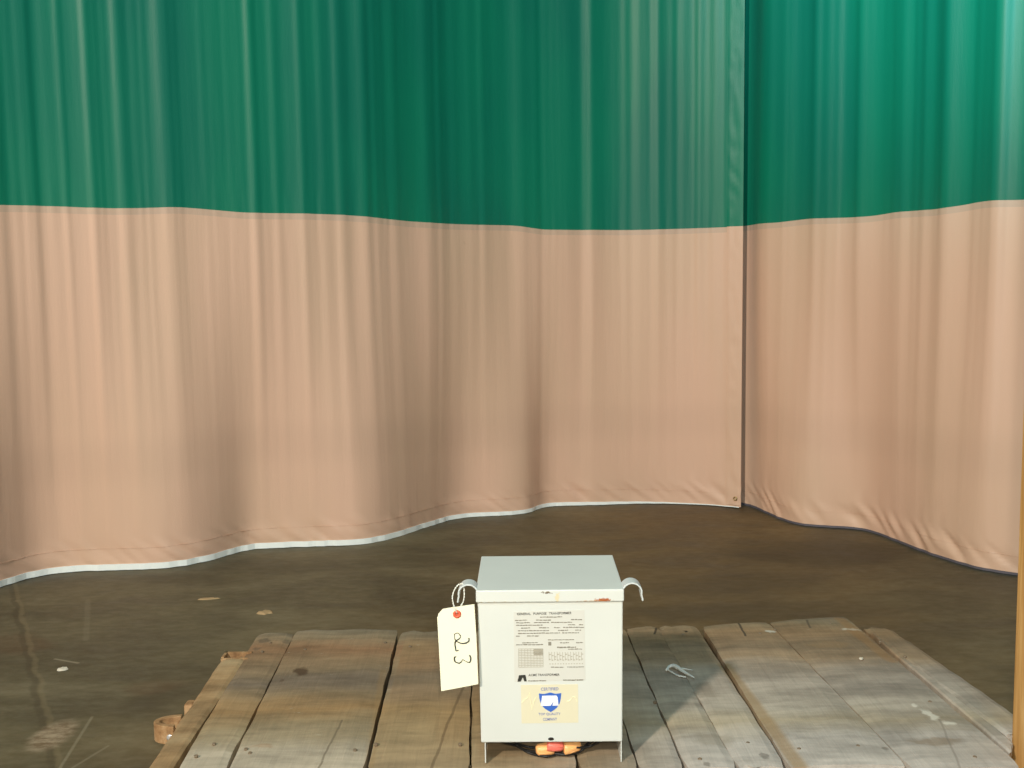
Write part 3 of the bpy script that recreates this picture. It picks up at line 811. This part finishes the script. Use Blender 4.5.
three = [(168,513),(140,528),(145,590),(205,622),(250,600),(275,565),(320,592),(380,610),(402,580),(402,525),(382,490)]
for g in (two, three):
    pts = spline([tp(446+x/16.35, 625+y/16.35)+off+Vector((0, -0.0004, 0)) for x, y in g], 5)
    add_tube(bm, pts, lambda t: 0.00085+0.0003*math.sin(t*9), 6)
e = obj('handwritten_number', bm, INK, tagr); e['label'] = 'handwritten number 23 in black ink'
bm = bmesh.new()
def hk(px, py, dy): return at_y(px, py, YT+dy)+off
lp = spline([hk(457,613,-0.002), hk(454.5,608,-0.003), hk(452.8,602,0.008), hk(452.4,596,0.016), hk(454.5,589.5,0.022), hk(458.5,584.6,0.026), hk(463,584.5,0.024), hk(464.3,594,0.018), hk(463.5,601,0.008), hk(461,606,0.002), hk(458,612,0.002)], 8)
for ph in (0, math.pi):
    pts = [p + Vector((math.cos(i*0.9+ph), 0.3*math.sin(i*0.9+ph), math.sin(i*0.9+ph)))*0.0007 for i, p in enumerate(lp)]
    add_tube(bm, pts, 0.00065, 5)
obj('tie_string', bm, STRING, tagr, True)

# ------------------------------------------------------------------ small debris
def chip(name, label, cat, px, py, z, L, Wd, rz, mat, H=0.006, seed=0, group=None):
    p = at_z(px, py, z); bm = bmesh.new(); n = 12; a_ = []; b_ = []; r = random.Random(seed)
    for k in range(n):
        a = 2*math.pi*k/n; q = r.uniform(0.75, 1.1)
        x, y = L/2*math.cos(a)*q, Wd/2*math.sin(a)*q
        a_.append(bm.verts.new((x, y, 0))); b_.append(bm.verts.new((x*0.8, y*0.8, H*r.uniform(0.7, 1.1))))
    bm.faces.new(a_[::-1]); t_ = bm.verts.new((0, 0, H*1.15))
    for k in range(n):
        bm.faces.new((a_[k], a_[(k+1) % n], b_[(k+1) % n], b_[k])); bm.faces.new((b_[k], b_[(k+1) % n], t_))
    o = obj(name, bm, mat); o.location = p; o.rotation_euler = (0, 0, rz); tag(o, label, cat, group); return o
chip('debris_flake', 'tan flake lying on the bare floor behind the plank platform, left of the transformer', 'debris', 265, 613, 0.0, 0.05, 0.035, 0.2, TANCHIP, seed=1)
chip('debris_flake', 'thin tan flake on the floor between the curtain and the left planks', 'debris', 208, 599, 0.0, 0.07, 0.02, 0.1, TANCHIP, 0.003, 2)
chip('debris_flake', 'small white chip on the floor far left beside the scratch', 'debris', 63, 669.5, 0.0, 0.028, 0.022, 0.5, CHIP, 0.005, 3)
chip('debris_flake', 'tiny white chip lying on the wide planks at the right, toward their far end', 'debris', 861, 659, DECK+0.004, 0.010, 0.008, 0.4, CHIP, 0.003, 4)
# frayed scrap on the shaded plank
sp = at_z(678, 673, DECK+0.001); bm = bmesh.new()
def sc_(px, py, z=0.003): v = at_z(px, py, DECK+0.001)-sp; v.z = z; return v
add_tube(bm, spline([sc_(666,672), sc_(670,669,0.006), sc_(676,670,0.008), sc_(683,674,0.006), sc_(694,679)], 5), lambda t: 0.0035*math.sin(math.pi*(0.12+0.8*t))+0.0006, 8)
add_tube(bm, spline([sc_(676,671,0.006), sc_(684,672,0.007), sc_(693,671.5,0.003)], 5), lambda t: 0.0022*(1-t)+0.0006, 8)
add_tube(bm, spline([sc_(667,671,0.0035), sc_(672,674,0.004), sc_(678,677,0.003), sc_(686,678,0.002)], 5), lambda t: 0.0016, 8)
o = obj('frayed_scrap', bm, flat('grey_scrap', srgb(214, 214, 206), 0.7), None, True); o.location = sp
tag(o, 'pale frayed scrap lying on the shaded plank right of the transformer', 'scrap')

# ------------------------------------------------------------------ light
def area(name, loc, target, size, power, color, sy=None):
    l = D.lights.new(name, 'AREA'); l.energy = power; l.color = color; l.size = size
    l.shape = 'DISK'
    if sy: l.shape = 'RECTANGLE'; l.size_y = sy
    o = D.objects.new(name, l); COL.objects.link(o); o.location = loc
    o.rotation_euler = (Vector(target)-Vector(loc)).to_track_quat('-Z', 'Y').to_euler(); return o
area('work_lamp', (-3.8, -4.8, 5.2), (0.0, 2.6, 0.6), 0.45, 740, (1.0, 0.90, 0.76))
area('high_bay_lamp', (0.5, -3.0, 6.5), (1.5, 4, 1.2), 1.0, 110, (0.50, 0.85, 1.0))
sl = D.lights.new('added_curtain_spot', 'SPOT'); sl.energy = 5000; sl.color = (0.22, 0.80, 1.0); sl.spot_size = math.radians(20); sl.spot_blend = 0.9; sl.shadow_soft_size = 0.3  # added unseen spot, confined to the upper right curtain for its cyan glow
so = D.objects.new('added_curtain_spot', sl); COL.objects.link(so); so.location = (-1.2, -4.8, 5.3)
so.rotation_euler = (Vector((2.15, 3.6, 2.6))-so.location).to_track_quat('-Z', 'Y').to_euler()
fl_ = D.lights.new('camera_flash', 'POINT'); fl_.energy = 64; fl_.color = (1.0, 0.95, 0.82); fl_.shadow_soft_size = 0.02
fo = D.objects.new('camera_flash', fl_); COL.objects.link(fo); fo.location = (0.03, -0.02, CAMZ+0.05)
wd = D.worlds.new('World'); sc.world = wd; wd.use_nodes = True
bg = wd.node_tree.nodes['Background']; bg.inputs[0].default_value = (0.58, 0.84, 1.0, 1); bg.inputs[1].default_value = 0.22
vs = sc.view_settings
vs.view_transform = 'Standard'; vs.look = 'None'; vs.gamma = 1.0; vs.use_curve_mapping = False; vs.exposure = 0.0
